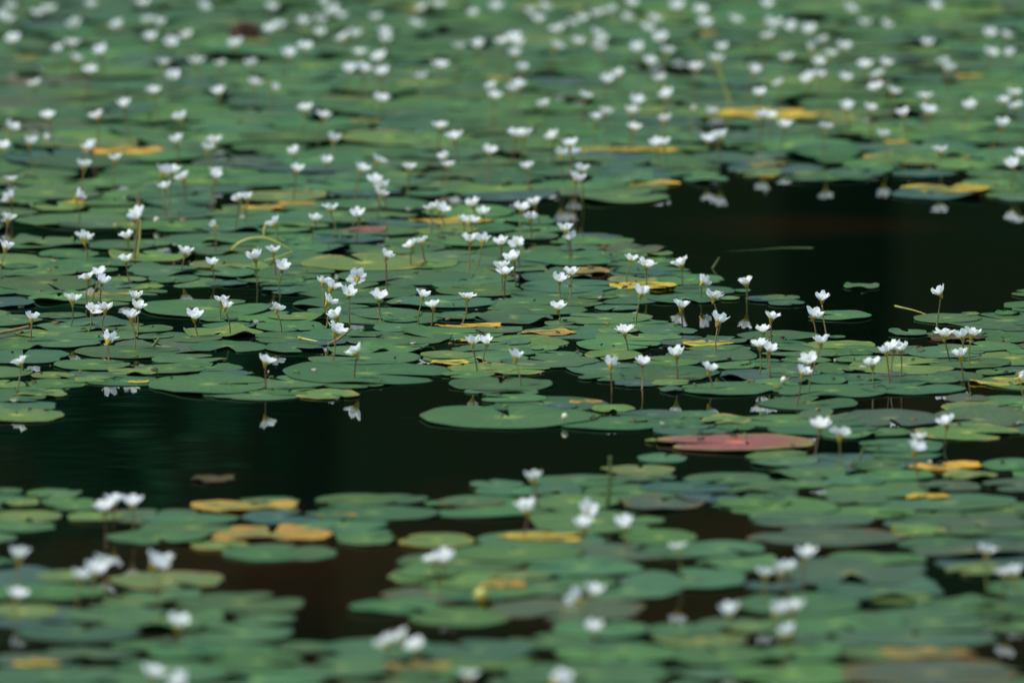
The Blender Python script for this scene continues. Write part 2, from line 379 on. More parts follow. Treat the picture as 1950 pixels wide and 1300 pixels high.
# leaves with a look of their own: x1 x2 y1 y2 class | name | category | label | how other labels call it
SPECIAL = [
 (1250, 1555, 827, 863, 'r', "red leaf", "large pink-red floating leaf with yellow blotches at the edge of the dark pool", "pink-red blotched leaf"),
 (1717, 1897, 347, 375, 'y', "yellow leaf", "long crumpled bright yellow leaf at the far edge of the dark water", "long bright yellow leaf"),
 (573, 815, 486, 519, 'l', "pad", "large light green pad with a yellow far rim", "large yellow-rimmed pad"),
 (785, 945, 415, 431, 'y', "yellow leaf", "mustard yellow leaf floating beside the thin orange arched stalk", "mustard leaf by the orange arch"),
 (655, 740, 432, 448, 'p', "brown leaf", "dull red-brown leaf behind the large yellow-rimmed pad", "red-brown leaf"),
 (1035, 1165, 507, 530, 'o', "orange leaf", "orange leaf with a brown tip where the pads meet the open water", "brown-tipped orange leaf"),
 (1160, 1290, 535, 558, 'y', "yellow leaf", "ragged yellow-green leaf just in front of the brown-tipped orange leaf", "ragged yellow-green leaf"),
 (985, 1100, 629, 643, 'o', "dry leaf", "flat peach-coloured dry leaf lying amid dark debris between green pads", "peach dry leaf"),
 (1295, 1397, 649, 663, 'y', "yellow leaf", "narrow yellow leaf pressed between green pads in front of the peach dry leaf", "narrow yellow leaf"),
 (815, 895, 687, 699, 'y', "yellow leaf", "pale yellow pointed leaf on pads behind the largest pool-edge pad", "pale yellow pointed leaf"),
 (865, 895, 645, 656, 'y', "yellow leaf", "small amber leaf tucked under a pair of white flowers", "small amber leaf"),
 (830, 960, 617, 628, 'y', "leaf blade", "long straight yellow blade lying flat across the pads", "straight yellow blade"),
 (160, 248, 558, 570, 'o', "folded leaf", "folded green leaf with an orange-red upper edge", "orange-edged folded leaf"),
 (1083, 1147, 762, 772, 'o', "dry leaf", "small narrow ochre leaf on a bluish pad behind the long front pad", "narrow ochre leaf"),
 (1852, 1990, 716, 742, 'y', "yellow leaf", "wide yellow leaf with a brown dry top cut off by the photo's edge", "wide yellow leaf with brown top"),
 (1763, 1877, 640, 652, 'n', "dead leaf", "thin brown sunken leaf under two white flowers", "brown sunken leaf"),
 (1733, 1878, 879, 900, 'y', "yellow leaf", "yellow-green leaf with an orange near edge, in front of the twin flowers", "orange-edged yellow-green leaf"),
 (1728, 1810, 940, 955, 'y', "yellow leaf", "small out-of-focus bright yellow leaf among olive pads", "small yellow leaf among olive pads"),
 (245, 285, 726, 733, 'y', "yellow leaf", "tiny yellow leaf at the tip of the big pool-edge pad", "tiny yellow leaf"),
 (365, 570, 950, 980, 'o', "orange leaf", "broad orange-tan leaf at the near rim of the dark pool", "broad orange-tan leaf"),
 (400, 630, 1000, 1040, 'o', "orange leaf", "largest blurred ochre leaf, in front of the broad orange-tan leaf", "largest ochre leaf"),
 (600, 680, 972, 998, 'o', "orange leaf", "blurred ochre leaf scrap lying beside a grey-blue pad", "ochre leaf scrap"),
 (362, 450, 908, 921, 'n', "sunken leaf", "small drowned ochre-brown leaf alone in the dark pool", "drowned ochre-brown leaf"),
 (25, 110, 1255, 1275, 'y', "yellow leaf", "blurred yellow leaf close to the lower left corner", "lower left corner's yellow leaf"),
 (950, 1130, 1015, 1035, 'y', "yellow leaf", "blurred long yellow leaf under the stacked pair of near flowers", "long blurred yellow leaf"),
 (915, 1010, 1105, 1125, 'o', "orange leaf", "blurred coral-orange leaf scrap next to a yellow bud", "coral-orange leaf scrap"),
 (720, 860, 1258, 1280, 'o', "orange leaf", "blurred orange leaf at the very bottom, with green pads around it", "bottom-most orange leaf"),
 (1677, 1863, 1233, 1257, 'o', "orange leaf", "bright orange torn leaf on brownish water near the lower right corner", "torn bright orange leaf"),
 (150, 315, 278, 298, 'y', "yellow leaf", "long thin yellow leaf with a brown end far out in the pads", "long thin yellow leaf"),
 (30, 72, 107, 119, 'y', "yellow leaf", "small golden leaf near the photo's upper left corner", "small golden leaf"),
 (470, 515, 72, 90, 'o', "orange leaf", "small orange leaf at the foot of the upright brown leaf", "small orange leaf"),
 (12, 36, 38, 54, 'n', "dead leaf", "small rust-brown leaf under white flowers in the upper left corner", "rust-brown leaf"),
 (745, 800, 14, 36, 'o', "orange leaf", "bright orange leaf on the far pads close to the top edge", "far bright orange leaf"),
 (670, 725, 225, 240, 'o', "yellow leaf", "small amber-yellow leaf on a light green far pad", "small amber-yellow leaf"),
 (930, 982, 144, 160, 'y', "yellow leaf", "small yellow leaf right behind a trio of white flowers", "small yellow leaf behind the trio"),
 (1335, 1370, 58, 74, 'y', "yellow leaf", "small olive-yellow leaf above the bent yellow stalk", "small olive-yellow leaf"),
 (1367, 1577, 205, 230, 'y', "yellow leaf", "long yellow-brown leaf at the foot of the bent yellow stalk", "long yellow-brown leaf"),
 (1827, 1870, 63, 95, 'n', "dead leaf", "dark maroon leaf standing beside a loose cluster of white flowers", "dark maroon leaf"),
 (1420, 1500, 307, 323, 'o', "dry leaf", "peach-orange leaf on the far rim of the open water", "peach-orange rim leaf"),
 (1447, 1477, 332, 345, 'y', "yellow leaf", "tiny lemon-yellow leaf in front of the peach-orange leaf", "tiny lemon-yellow leaf"),
 (1683, 1733, 265, 280, 'y', "yellow leaf", "yellow leaf at the foot of a flower behind the open water", "yellow leaf under a far flower"),
 (1817, 1872, 139, 154, 'y', "yellow leaf", "small mustard leaf on a large dull pad near the right edge", "small mustard leaf"),
 (120, 167, 378, 396, 'y', "yellow leaf", "small bright yellow leaf behind a flower stem on a yellow-green pad", "bright yellow leaf behind a stem"),
 (217, 260, 424, 438, 'y', "yellow leaf", "amber leaf lying against the upright brown stalks", "amber leaf by the brown stalks"),
 (460, 540, 387, 408, 'y', "yellow leaf", "peaked yellow leaf, higher in the middle, beside dark green pads", "peaked yellow leaf"),
 (533, 602, 384, 397, 'y', "yellow leaf", "flat narrow yellow leaf beside the peaked yellow leaf", "flat narrow yellow leaf"),
 (1190, 1290, 345, 357, 'y', "yellow leaf", "thin yellow-green leaf at the tip of the far pads by open water", "thin leaf at the far pads' tip"),
 (1100, 1290, 280, 296, 'y', "yellow leaf", "long dull yellow leaf among far pads behind stacked flowers", "long dull yellow leaf"),
]
NICE = {'g': 'green', 'l': 'yellow-green', 'd': 'dull olive', 'b': 'bluish dark'}
WATER = [
 [(0, 812), (130, 805), (140, 768), (200, 745), (290, 745), (330, 757), (560, 765), (700, 755), (860, 748), (860, 775), (790, 790), (830, 818), (1210, 824), (1250, 865), (1420, 868), (1425, 895), (1300, 890), (1140, 890), (890, 912), (840, 942), (740, 940), (560, 946), (370, 948), (340, 975), (230, 960), (160, 935), (0, 930)],
 [(850, 372), (1050, 386), (1100, 398), (1290, 388), (1310, 356), (1380, 350), (1440, 338), (1500, 346), (1570, 352), (1640, 346), (1690, 328), (1760, 324), (1830, 346), (1880, 378), (1950, 386), (2300, 380), (2300, 590), (1940, 560), (1900, 590), (1740, 596), (1680, 640), (1560, 590), (1440, 552), (1330, 512), (1290, 485), (1210, 450), (1110, 440), (1020, 400), (860, 388)],
 [(1400, 570), (1560, 585), (1700, 610), (1760, 640), (1700, 660), (1560, 640), (1420, 635), (1330, 625), (1240, 600), (1260, 585)],
 [(0, 436), (120, 446), (280, 446), (330, 462), (200, 452), (60, 452), (0, 456)], [(0, 478), (70, 480), (72, 500), (0, 503)],
 [(310, 548), (500, 545), (590, 562), (560, 585), (480, 570), (320, 568)], [(60, 580), (260, 585), (340, 605), (330, 625), (190, 600), (60, 595)],
 [(90, 655), (140, 668), (130, 685), (30, 700), (0, 720), (0, 692), (60, 692)], [(440, 640), (500, 648), (560, 680), (540, 710), (470, 690)],
 [(1090, 705), (1120, 730), (1160, 740), (1290, 755), (1440, 755), (1450, 790), (1280, 780), (1210, 765), (1060, 755), (1050, 720)],
 [(1640, 758), (1790, 755), (1790, 782), (1660, 782)], [(1820, 742), (1950, 745), (1950, 758), (1850, 755)], [(1690, 830), (1740, 830), (1800, 845), (1950, 840), (1950, 870), (1800, 880), (1790, 860), (1700, 838)],
 [(1560, 835), (1630, 845), (1620, 885), (1560, 870)], [(1330, 870), (1430, 880), (1470, 900), (1290, 905)], [(100, 990), (200, 1000), (190, 1030), (110, 1040), (30, 1060), (20, 1030)],
 [(250, 1040), (420, 1050), (430, 1075), (600, 1078), (640, 1050), (760, 1060), (740, 1120), (650, 1140), (560, 1140), (430, 1105), (320, 1085), (170, 1085), (140, 1060)],
 [(570, 1150), (660, 1165), (780, 1180), (780, 1205), (640, 1215), (580, 1205)], [(-50, 1205), (110, 1210), (120, 1235), (-50, 1250)], [(960, 1190), (1060, 1195), (1030, 1212), (940, 1205)],
 [(900, 990), (1000, 980), (990, 1010), (840, 1012), (740, 1000)], [(1300, 1128), (1420, 1130), (1450, 1160), (1420, 1180), (1300, 1180)], [(1220, 1130), (1300, 1150), (1290, 1170), (1240, 1165)],
 [(1540, 1040), (1730, 1038), (1730, 1054), (1550, 1054)], [(1750, 1090), (1880, 1105), (1860, 1130), (1780, 1125)], [(1800, 1235), (2000, 1220), (2000, 1262), (1820, 1255)], [(1300, 985), (1410, 990), (1420, 1015), (1310, 1010)],
]
def inside(poly, x, y):
    c = False; j = len(poly) - 1
    for i in range(len(poly)):
        (xi, yi), (xj, yj) = poly[i], poly[j]
        if (yi > y) != (yj > y) and x < (xj - xi) * (y - yi) / (yj - yi) + xi: c = not c
        j = i
    return c
def in_water(x, y): return any(inside(p, x, y) for p in WATER)

# raster of the whole covered area in photo pixels / 2, for spacing and for what shows
RX0, RX1, RY0, RY1 = -420, 2370, -260, 1460
cover = np.zeros(((RY1 - RY0) // 2, (RX1 - RX0) // 2), dtype=np.int32)
def ell_mask(x, y, a, b):
    i0, i1 = max(0, int((y - b - RY0) / 2)), min(cover.shape[0], int((y + b - RY0) / 2) + 2)
    j0, j1 = max(0, int((x - a - RX0) / 2)), min(cover.shape[1], int((x + a - RX0) / 2) + 2)
    if i1 <= i0 or j1 <= j0: return None
    yy, xx = np.mgrid[i0:i1, j0:j1]
    m = (((xx * 2 + RX0 + 1 - x) / a) ** 2 + ((yy * 2 + RY0 + 1 - y) / b) ** 2) <= 1
    return (slice(i0, i1), slice(j0, j1)), m
leaves = []      # dicts
def add_leaf(x1, x2, y1, y2, c, lo=.78, hi=1.3, **kw):
    xm, ym = (x1 + x2) / 2, (y1 + y2) / 2
    p = at(xm, ym); s = px_size(p)
    W = (x2 - x1) * s
    Lg = (at(xm, y1) - at(xm, y2)).length
    k = Lg / W
    k2 = min(hi, max(lo, k))
    if 'special' in kw and c in 'yo': k2 *= .66
    d = dict(p=p, W=W, L=W * k2, c=c, x=xm, y=ym, a=(x2 - x1) / 2, **kw)
    d['b'] = max(1.5, (y2 - y1) / 2 * k2 / max(k, 1e-6))
    leaves.append(d); return d
for (x1, x2, y1, y2, c, cat, label, phrase) in SPECIAL:
    add_leaf(x1, x2, y1, y2, c, .35 if c != 'r' else .8, 1.25, special=(cat, label, phrase), layer=3 if c in 'rlpn' or x2 - x1 > 170 else R.choice((2, 2, 3)))
for row in PADS.replace('\n', ';').split(';'):
    if row.strip():
        q = row.split(); add_leaf(*[float(v) for v in q[:4]], q[4], layer=2)
for i, d in enumerate(leaves):
    g = ell_mask(d['x'], d['y'], d['a'], d['b'])
    if g: cover[g[0]][g[1]] = 1
tries = 0
while tries < 15000:
    tries += 1
    x, y = R.uniform(RX0, RX1), R.uniform(RY0, RY1)
    p = at(x, y); s = px_size(p)
    W = R.choice((R.uniform(.045, .08), R.uniform(.07, .11), R.uniform(.09, .145), R.uniform(.09, .13)))
    if y < 340: W *= 1.15
    k = R.uniform(.85, 1.2)
    a = W / 2 / s; b = a * k * CAM_H / p.length
    if in_water(x, y) or any(in_water(x + a * math.cos(t) * .9, y + b * math.sin(t) * .9) for t in (0, .8, 1.57, 2.3, 3.14, 3.9, 4.71, 5.5)): continue
    g = ell_mask(x, y, a, b)
    if g is None or g[1].sum() == 0: continue
    f = (cover[g[0]][g[1]] > 0).mean()
    if f > (.58 if y < 340 else (.54 if y < 900 else .46)): continue
    cover[g[0]][g[1]] = 1
    u = R.random()
    c = 'g' if u < .82 else ('l' if u < .90 else ('d' if u < .92 else 'b'))
    leaves.append(dict(p=p, W=W, L=W * k, c=c, x=x, y=y, a=a, b=b, layer=1))
# heights: each leaf lies a little above those below it; small ones over large ones
order = sorted(range(len(leaves)), key=lambda i: (leaves[i]['layer'], -leaves[i]['a'] * R.uniform(.7, 1.3)))
for r, i in enumerate(order):
    leaves[i]['z'] = .0005 + .0014 * r / len(order)
idr = np.full(cover.shape, -1, dtype=np.int32)
for i in order:
    d = leaves[i]; g = ell_mask(d['x'], d['y'], d['a'], d['b'])
    if g: idr[g[0]][g[1]] = i
fr = idr[(-RY0) // 2:(PH - RY0) // 2, (-RX0) // 2:(PW - RX0) // 2]
cnt = np.bincount(fr[fr >= 0].ravel(), minlength=len(leaves))
for i, d in enumerate(leaves): d['vis'] = int(cnt[i])

# ------------------------------------------------------------------ litter: scraps of leaf, petal and stalk caught among the pads
def scraps(name, cols_, n, smin, smax, y0, y1):
    parts = []
    while len(parts) < n:
        x, y = R.uniform(-100, PW + 100), R.uniform(y0, y1)
        if in_water(x, y) or in_water(x, y + 12) or in_water(x, y - 12): continue
        p = at(x, y); sz = R.uniform(smin, smax); a0 = R.uniform(0, 6.28); el = R.uniform(.15, .6); k = 9
        zb = .0035 + R.uniform(0, .002)
        V = [Vector((0, 0, .0012))] + [Vector((math.cos(t) * sz * R.uniform(.6, 1.1), math.sin(t) * sz * el * R.uniform(.6, 1.1), R.uniform(-.0006, .0016))) for t in [6.2832 * q / k for q in range(k)]]
        V += [v - Vector((0, 0, .0012)) for v in V[1:]]
        F = [(0, 1 + q, 1 + (q + 1) % k) for q in range(k)] + [(1 + q, 1 + k + q, 1 + k + (q + 1) % k, 1 + (q + 1) % k) for q in range(k)]
        M = Matrix.Rotation(a0, 3, 'Z')
        V = [M @ v + Vector((p.x, p.y, zb)) for v in V]
        c = R.choice(cols_)
        parts.append((V, F, [(R.uniform(.3, .6), R.uniform(.3, .6), 0)] * len(V), c, c, 0.0, R.uniform(0, 50)))
    tag(obj(name, leaf_mesh(name, parts)), kind="stuff")
scraps("leaf_litter", [(.10, .05, .02), (.05, .03, .015), (.16, .13, .03), (.09, .15, .03), (.22, .15, .04), (.30, .29, .22), (.02, .03, .03), (.02, .03, .03), (.03, .03, .015), (.06, .08, .025)], 260, .0012, .0055, 360, 900)

# ------------------------------------------------------------------ flowers: where the photo shows each head
def blk(ox, oy, s, k=3.0):
    out = []
    for q in s.split():
        a = q.split(','); out.append((ox + float(a[0]) / k, oy + float(a[1]) / k, a[2] if len(a) > 2 else 'f'))
    return out
FL = []
FL += blk(0, 0, "60,35 10,85 45,110 215,70 280,45 430,130 520,22 680,138 815,12 80,215 410,240 335,275 425,325 580,285 515,395 205,470 850,110 905,125 865,208 980,232 1070,195 930,355 1125,345 985,425 880,515 1265,358 1435,360 1348,245 1545,160 1595,140 1155,32 1730,120 1830,110 1825,185 1545,35 1740,260 1650,305 1455,470 1565,490,w 1255,515 1745,612 1850,652 710,590 275,655 560,655 1035,665 60,718 170,803 255,780,w 10,828 525,828 660,900 480,935 1015,795 1230,795 1185,840 925,970 980,968 1230,975 1905,785 1685,860 1695,960 1865,912 1910,60 1950,85 1850,8")
FL += blk(650, 0, "195,95 420,130 470,35 555,20 755,72 885,38 1165,35 1085,65 1130,105 1245,160 1315,125 1370,100 1460,75 1545,55 1655,10 1620,95 1785,105 1745,155 1920,30 1835,205 20,205 70,190 245,180 250,220 110,295 220,320 45,390 120,385 230,405 460,435 565,365 670,260 780,250 1035,385 920,230 985,215 1020,240 995,300 1220,255 1350,235 1450,185 1500,225 1470,270 1700,270 1855,285 1760,345 1590,415 1515,445 1825,445 860,490 875,545 970,500 1010,480 230,555 1390,540 1160,590 1870,530 1685,570 1660,630 1510,635 1455,665 1850,675 1670,720 565,712 650,775 1000,755 1045,762 1215,770 1310,815 1255,870 1320,870 1805,808 1845,810 845,855 205,905 595,890 610,935 110,955 390,950 1065,945 1370,960")
FL += blk(1300, 0, "105,50 120,125 300,110 480,20 490,125 550,130 630,150 490,200 945,40 1435,25 1040,125 1155,135 730,165 800,225 735,265,w 840,300 780,350 920,262 225,265 180,335 70,378 600,325 405,398 555,470 440,525 730,435 775,420 925,440 1045,365 1160,355 1125,418 1105,490 1200,515 1400,240 1750,185 1845,195 1870,300 1760,295 1490,345 1515,385 1390,545 1400,625 1265,640 1645,600 1895,525 1840,570 1905,600 1825,702 1150,762 935,605 1070,612 65,600,b 165,635 460,655 500,658 585,708 820,720 140,788 215,770 1470,850 1925,870 1885,930")
FL += blk(0, 330, "60,30 68,125 435,115 945,70 45,250 30,410 1050,15 1235,10 1370,135 1415,132 1890,192 795,215 770,245 730,350 483,358 1575,272 1800,252 1230,285,w 1055,440 720,485 1210,505 1460,468 1560,432 1610,525 505,585 570,560 580,605 415,708 775,695 525,770 600,760 750,805 785,750 180,815 1110,805 1265,715 1285,748 1580,760 1845,610 1890,635 1870,715 1925,800 1915,885 615,935")
FL += blk(650, 330, "190,30 240,65 225,110 100,225 515,190 560,190 755,165 810,215 700,262 745,262 1030,190 1105,160 1080,245 255,460 405,400 460,380 735,370 805,372 915,385 1005,388 1280,310 1305,358 985,472 915,525 935,555 90,578 42,672 215,695 465,685 525,745 720,697 1245,595 1312,560 1655,480 1740,510 1708,670 1238,755 1340,20 1620,892 750,955 830,950")
FL += blk(1300, 330, "-5,505 108,605 365,615 175,692 200,825 505,810 795,705 745,795 460,885 1475,670 1495,910 1600,920 1650,905 -10,745")
FL += blk(0, 640, "122,140 1515,130 600,965 650,930 755,940")
FL += blk(650, 640, "88,75 995,105 1537,150 1718,140 1915,90 1100,795 1065,970 1400,970")
FL += blk(1300, 640, "440,40 495,62 790,20 150,175 725,125 683,195 1085,145 1165,75 1205,50 1250,60 1590,95 1915,190,w 785,497 897,548 1510,480 1350,570 1325,625")
FL += blk(0, 970, "108,250 460,370 540,330 595,285 875,285 940,280 95,475 1015,635 870,920 1045,970")
FL += blk(650, 970, "1385,75 1620,75 1925,205 525,272 585,268 1365,485 1435,455 1440,665 270,740 340,715 430,765 720,940 1220,955 1270,960")
FL += blk(1300, 970, "700,245 470,355 560,340 605,325 265,570 530,570 600,555 640,545 605,690 1735,225 1850,350 1900,350")
# where the mirror image or the visible stalk fixes how tall a flower stands: (x, y, stalk in photo pixels)
TALL = [(505, 683, 58), (679, 665, 57), (1223, 687, 50), (1288, 670, 53), (1350, 698, 42), (1421, 535, 38), (1336, 532, 39), (1791, 553, 70), (1367, 605, 65), (890, 562, 52), (805, 558, 62), (722, 563, 50), (250, 598, 66), (422, 570, 42), (1527, 705, 68), (1688, 665, 66), (1702, 657, 70), (1717, 660, 68), (1830, 672, 52), (237, 197, 75), (1303, 498, 52), (1565, 565, 70), (1468, 600, 55), (1548, 595, 50), (1598, 823, 66), (900, 647, 60), (927, 645, 45), (1190, 627, 42), (980, 675, 60), (205, 642, 48), (370, 598, 42), (528, 583, 50), (1062, 582, 34), (1295, 578, 48), (1805, 800, 45), (682, 405, 55), (160, 449, 50), (145, 368, 60), (218, 300, 60), (352, 477, 44), (403, 498, 38), (685, 320, 60), (1102, 560, 60)]

# ------------------------------------------------------------------ flower meshes
def petal_geometry(open_, seed):
    r = random.Random(seed)
    NU, NV = 9, 9
    Lp = .0105 * r.uniform(.92, 1.08); Wd = .0049 * r.uniform(.9, 1.15)
    V, F, UV = [], [], []
    e0, e1 = rad(76), rad(r.uniform(40, 52) - 22 * open_)
    x, z = .0009, 0.0
    ph = [r.uniform(0, 6.28) for _ in range(4)]
    prof = []
    for i in range(NU):
        u = i / (NU - 1)
        prof.append((x, z, u))
        el = e0 + (e1 - e0) * min(1, u * 1.7)
        x += math.cos(el) * Lp / (NU - 1); z += math.sin(el) * Lp / (NU - 1)
    for (px_, pz, u) in prof:
        wdt = Wd * (.16 + .95 * math.sin(min(1, u * 1.06) ** .85 * math.pi * .60))
        for j in range(NV):
            v = j / (NV - 1) * 2 - 1
            back = 0.0
            tipcut = .0022 * max(0, 1 - abs(v) * 2.3) + .0012 * max(0, abs(v) - .75) * 4
            fringe = .0005 * math.sin(13 * v + ph[0]) + .0004 * math.sin(23 * v + ph[1])
            ruff = u ** 2 * abs(v) ** 1.5 * .0010 * math.sin(9 * u + 4 * v + ph[2])
            cup = .0013 * v * v * (1 - .5 * open_) * (.3 + u)
            sh = (-tipcut + fringe) * u ** 4
            V.append((px_ + sh * .7 - cup * .5, v * wdt * (1 + .05 * math.sin(8 * u + ph[3])), pz + sh * .7 + cup * .6 + ruff)); UV.append((v * .5 + .5, u))
    for i in range(NU - 1):
        for j in range(NV - 1):
            a = i * NV + j; F.append((a, a + NV, a + NV + 1, a + 1))
    # the frilled crest that stands along the middle of the petal
    b0 = len(V)
    for i, (px_, pz, u) in enumerate(prof):
        h = .0010 * math.sin(math.pi * min(1, u * 1.05)) * (.8 + .35 * math.sin(21 * u + ph[1]))
        sh = -.0020 * u ** 4
        V.append((px_ + sh * .7, 0, pz + sh * .7)); UV.append((.5, u))
        V.append((px_ + sh * .7 - h * .6, .0004 * math.sin(17 * u + ph[0]), pz + sh * .7 + max(0.0, h))); UV.append((.5, max(u, .35)))
    for i in range(NU - 1):
        a = b0 + i * 2; F.append((a, a + 2, a + 3, a + 1))
    return V, F, UV
def uv_mesh(name, V, F, UV, m):
    me = mesh(name, V, F, m)
    lay = me.uv_layers.new(name="UVMap")
    lay.data.foreach_set('uv', [c for l in me.loops for c in UV[l.vertex_index]])
    return me
PETALS = [[uv_mesh("petal", *petal_geometry(o_, 10 * k + q), M_PETAL) for q in range(5)] for k, o_ in enumerate((0.0, .5, 1.0))]
def corolla_geometry(open_, seed, n=5, shut=False):
    r = random.Random(seed); V, F, UV = [], [], []
    for k in range(n):
        v, f, uv = petal_geometry(open_ + r.uniform(-.2, .2), seed * 31 + k)
        R_ = Matrix.Rotation(k * 2 * math.pi / 5 + r.uniform(-.12, .12), 3, 'Z')
        if shut: v = [(x * .45, y * .7, z) for x, y, z in v]
        o = len(V); V += [R_ @ Vector(p) for p in v]; F += [tuple(o + i for i in q) for q in f]; UV += uv
    return V, F, UV
COROLLA = [uv_mesh("corolla", *corolla_geometry(R.uniform(0, .9), 100 + q), M_PETAL) for q in range(8)]
WILTED = [uv_mesh("corolla", *corolla_geometry(.3, 200 + q, 3, True), M_PETAL) for q in range(3)]
def lathe(profile, n=10):
    V, F = [], []
    for (r_, z) in profile:
        for k in range(n): V.append((r_ * math.cos(k * 2 * math.pi / n), r_ * math.sin(k * 2 * math.pi / n), z))
    for i in range(len(profile) - 1):
        for k in range(n): F.append((i * n + k, i * n + (k + 1) % n, (i + 1) * n + (k + 1) % n, (i + 1) * n + k))
    return V, F
def calyx_geometry():
    V, F = lathe([(.0006, -.0033), (.0011, -.0025), (.0017, -.0010), (.0019, .0004)], 10)
    for k in range(5):                       # five pointed sepals
        a = k * 2 * math.pi / 5
        R_ = Matrix.Rotation(a, 3, 'Z'); o = len(V)
        for p in ((.0016, -.0011, -.0012), (.0016, .0011, -.0012), (.0025, -.0009, .0012), (.0025, .0009, .0012), (.0040, 0, .0036)):
            V.append(tuple(R_ @ Vector(p)))
        F += [(o, o + 1, o + 3, o + 2), (o + 2, o + 3, o + 4)]
    return V, F
CALYX = mesh("calyx", *calyx_geometry(), M_CALYX)
THROAT = mesh("throat", *lathe([(.0004, -.001), (.0013, .0004), (.0017, .0026), (.0009, .0036), (.0001, .0044)], 10), M_THROAT)
def stem_mesh(m, seed):
    r = random.Random(seed)
    b = [r.uniform(-.05, .05) for _ in range(2)]
    pts = [(b[0] * math.sin(t * 3.14) , b[1] * math.sin(t * 3.14), t) for t in (-.35, 0, .2, .4, .6, .8, .93, 1)]
    v, f = tube([(x * .04, y * .04, z) for x, y, z in pts], [.00085, .00082, .00078, .00074, .00070, .00068, .00075, .0009], 7)
    return mesh("stem", v, f, m)
STEMS = [stem_mesh(m, 5 * i + q) for i, m in enumerate(M_STEMS) for q in range(3)]
BUDM = mesh("bud", *lathe([(.0004, -.003), (.0022, -.0016), (.0031, .0006), (.0027, .0026), (.0012, .0042), (.0001, .0047)], 12), M_BUD)

ORD = ["nearest", "second nearest", "third nearest", "fourth nearest", "fifth nearest", "sixth nearest", "seventh nearest", "eighth nearest", "ninth nearest", "tenth nearest", "eleventh nearest", "twelfth nearest", "thirteenth nearest", "fourteenth nearest"]
DIRS = {'L': "to the left of", 'R': "to the right of", 'B': "behind", 'F': "in front of"}
LAND = []
for d in leaves:
    if 'special' in d: LAND.append((d['x'], d['y'], d['special'][2]))
# other landmarks built below
STALKS = [(468, 57, "upright brown leaf"), (1378, 165, "bent yellow stalk"), (285, 225, "short upright green blade"), (258, 455, "upright brown stalks"),
          (497, 470, "arched pale green stalk"), (1161, 915, "upright green blade"), (1365, 500, "small leaning green blade"), (848, 384, "thin orange arch"), (915, 1145, "yellow bud"), (28, 628, "tan stick")]
LAND += STALKS
LAND += [(0, 0, "photo's upper left corner"), (1950, 0, "photo's upper right corner"), (1950, 1300, "photo's lower right corner"), (0, 1300, "photo's lower left corner")]
def ranks(pts):
    """for each point the (rank, direction, landmark) choices under which it can be told apart, best first"""
    P = np.array(pts, dtype=float); out = [[] for _ in pts]
    for (lx, ly, ph) in LAND:
        dx, dy = P[:, 0] - lx, P[:, 1] - ly
        dist = np.hypot(dx, dy)
        sec = np.where(np.abs(dx) > np.abs(dy), np.where(dx < 0, 'L', 'R'), np.where(dy < 0, 'B', 'F'))
        for s in 'LRBF':
            ii = np.nonzero(sec == s)[0]
            ii = ii[np.argsort(dist[ii])][:14]
            for r, i in enumerate(ii): out[i].append((r, dist[i], s, ph))
    for o in out: o.sort(key=lambda q: (q[0] + q[1] / 260.0))
    return out
def where(o, room=9):
    if not o: return "distant", "far out among the pads"
    fits = [q for q in o if len((DIRS[q[2]] + ' ' + ORD[q[0]] + ' ' + q[3]).replace('-', ' ').split()) <= room]
    r, _d, s, ph = (fits or o)[0]
    return f"{ORD[r]}", f"{DIRS[s]} the {ph}"

# ------------------------------------------------------------------ build the leaves
seen = [i for i, d in enumerate(leaves) if d['vis'] >= 8 and 'special' not in d]
seen.sort(key=lambda i: -leaves[i]['vis'])
N_PAD = 300
chosen = set(seen[:N_PAD])
def size_word(d):
    w_ = d['W']
    return 'large' if w_ > .105 else ('small' if w_ < .065 else 'mid-sized')
klass = {}
for i, d in enumerate(leaves):
    if d['vis'] >= 8 and 'special' not in d: klass.setdefault((size_word(d), d['c'] if d['c'] in NICE else 'l'), []).append(i)
pad_label = {}
for (sz, c), ii in klass.items():
    rk = ranks([(leaves[i]['x'], leaves[i]['y']) for i in ii])
    for i, o in zip(ii, rk):
        wv = where(o, 10)
        pad_label[i] = f"{wv[0]} {sz} {NICE[c]} pad {wv[1]}" if wv else f"{sz} {NICE[c]} floating pad out in the open carpet"
stuff = []
for i, d in enumerate(leaves):
    sp = d.get('special'); thing = sp or i in chosen
    dry = d['c'] in 'yonp'; flat = d['c'] == 'r'
    big = thing or d['vis'] > 0
    v, f, disc = leaf_geometry(d['W'], d['L'], R.uniform(0, 6.28), d['c'], fine=bool(big), dry=dry, flat=flat)
    t, a, wr = leaf_colours(d['c'])
    z = d['z']; p = d['p']
    tilt = Matrix.Rotation(rad(R.gauss(0, .32)), 3, 'X') @ Matrix.Rotation(rad(R.gauss(0, .45)), 3, 'Y')
    v = [tilt @ Vector(q) for q in v]
    part = (f, disc, t, a, wr, R.uniform(0, 80))
    if thing:
        name = "lily_pad" if not sp else sp[0].replace(' ', '_')
        if sp and sp[0] == 'pad': name = "lily_pad"
        me = leaf_mesh(name, [(v, *part)])
        o = obj(name, me); o.location = (p.x, p.y, z)
        if sp: tag(o, sp[1], sp[0] if sp[0] != 'pad' else 'lily pad', None)
        else: tag(o, pad_label[i], "lily pad", "lily pads floating on the pond")
    else:
        stuff.append(([q + Vector((p.x, p.y, z)) for q in v], *part))
tag(obj("lily_pad_carpet", leaf_mesh("lily_pad_carpet", stuff)), kind="stuff")

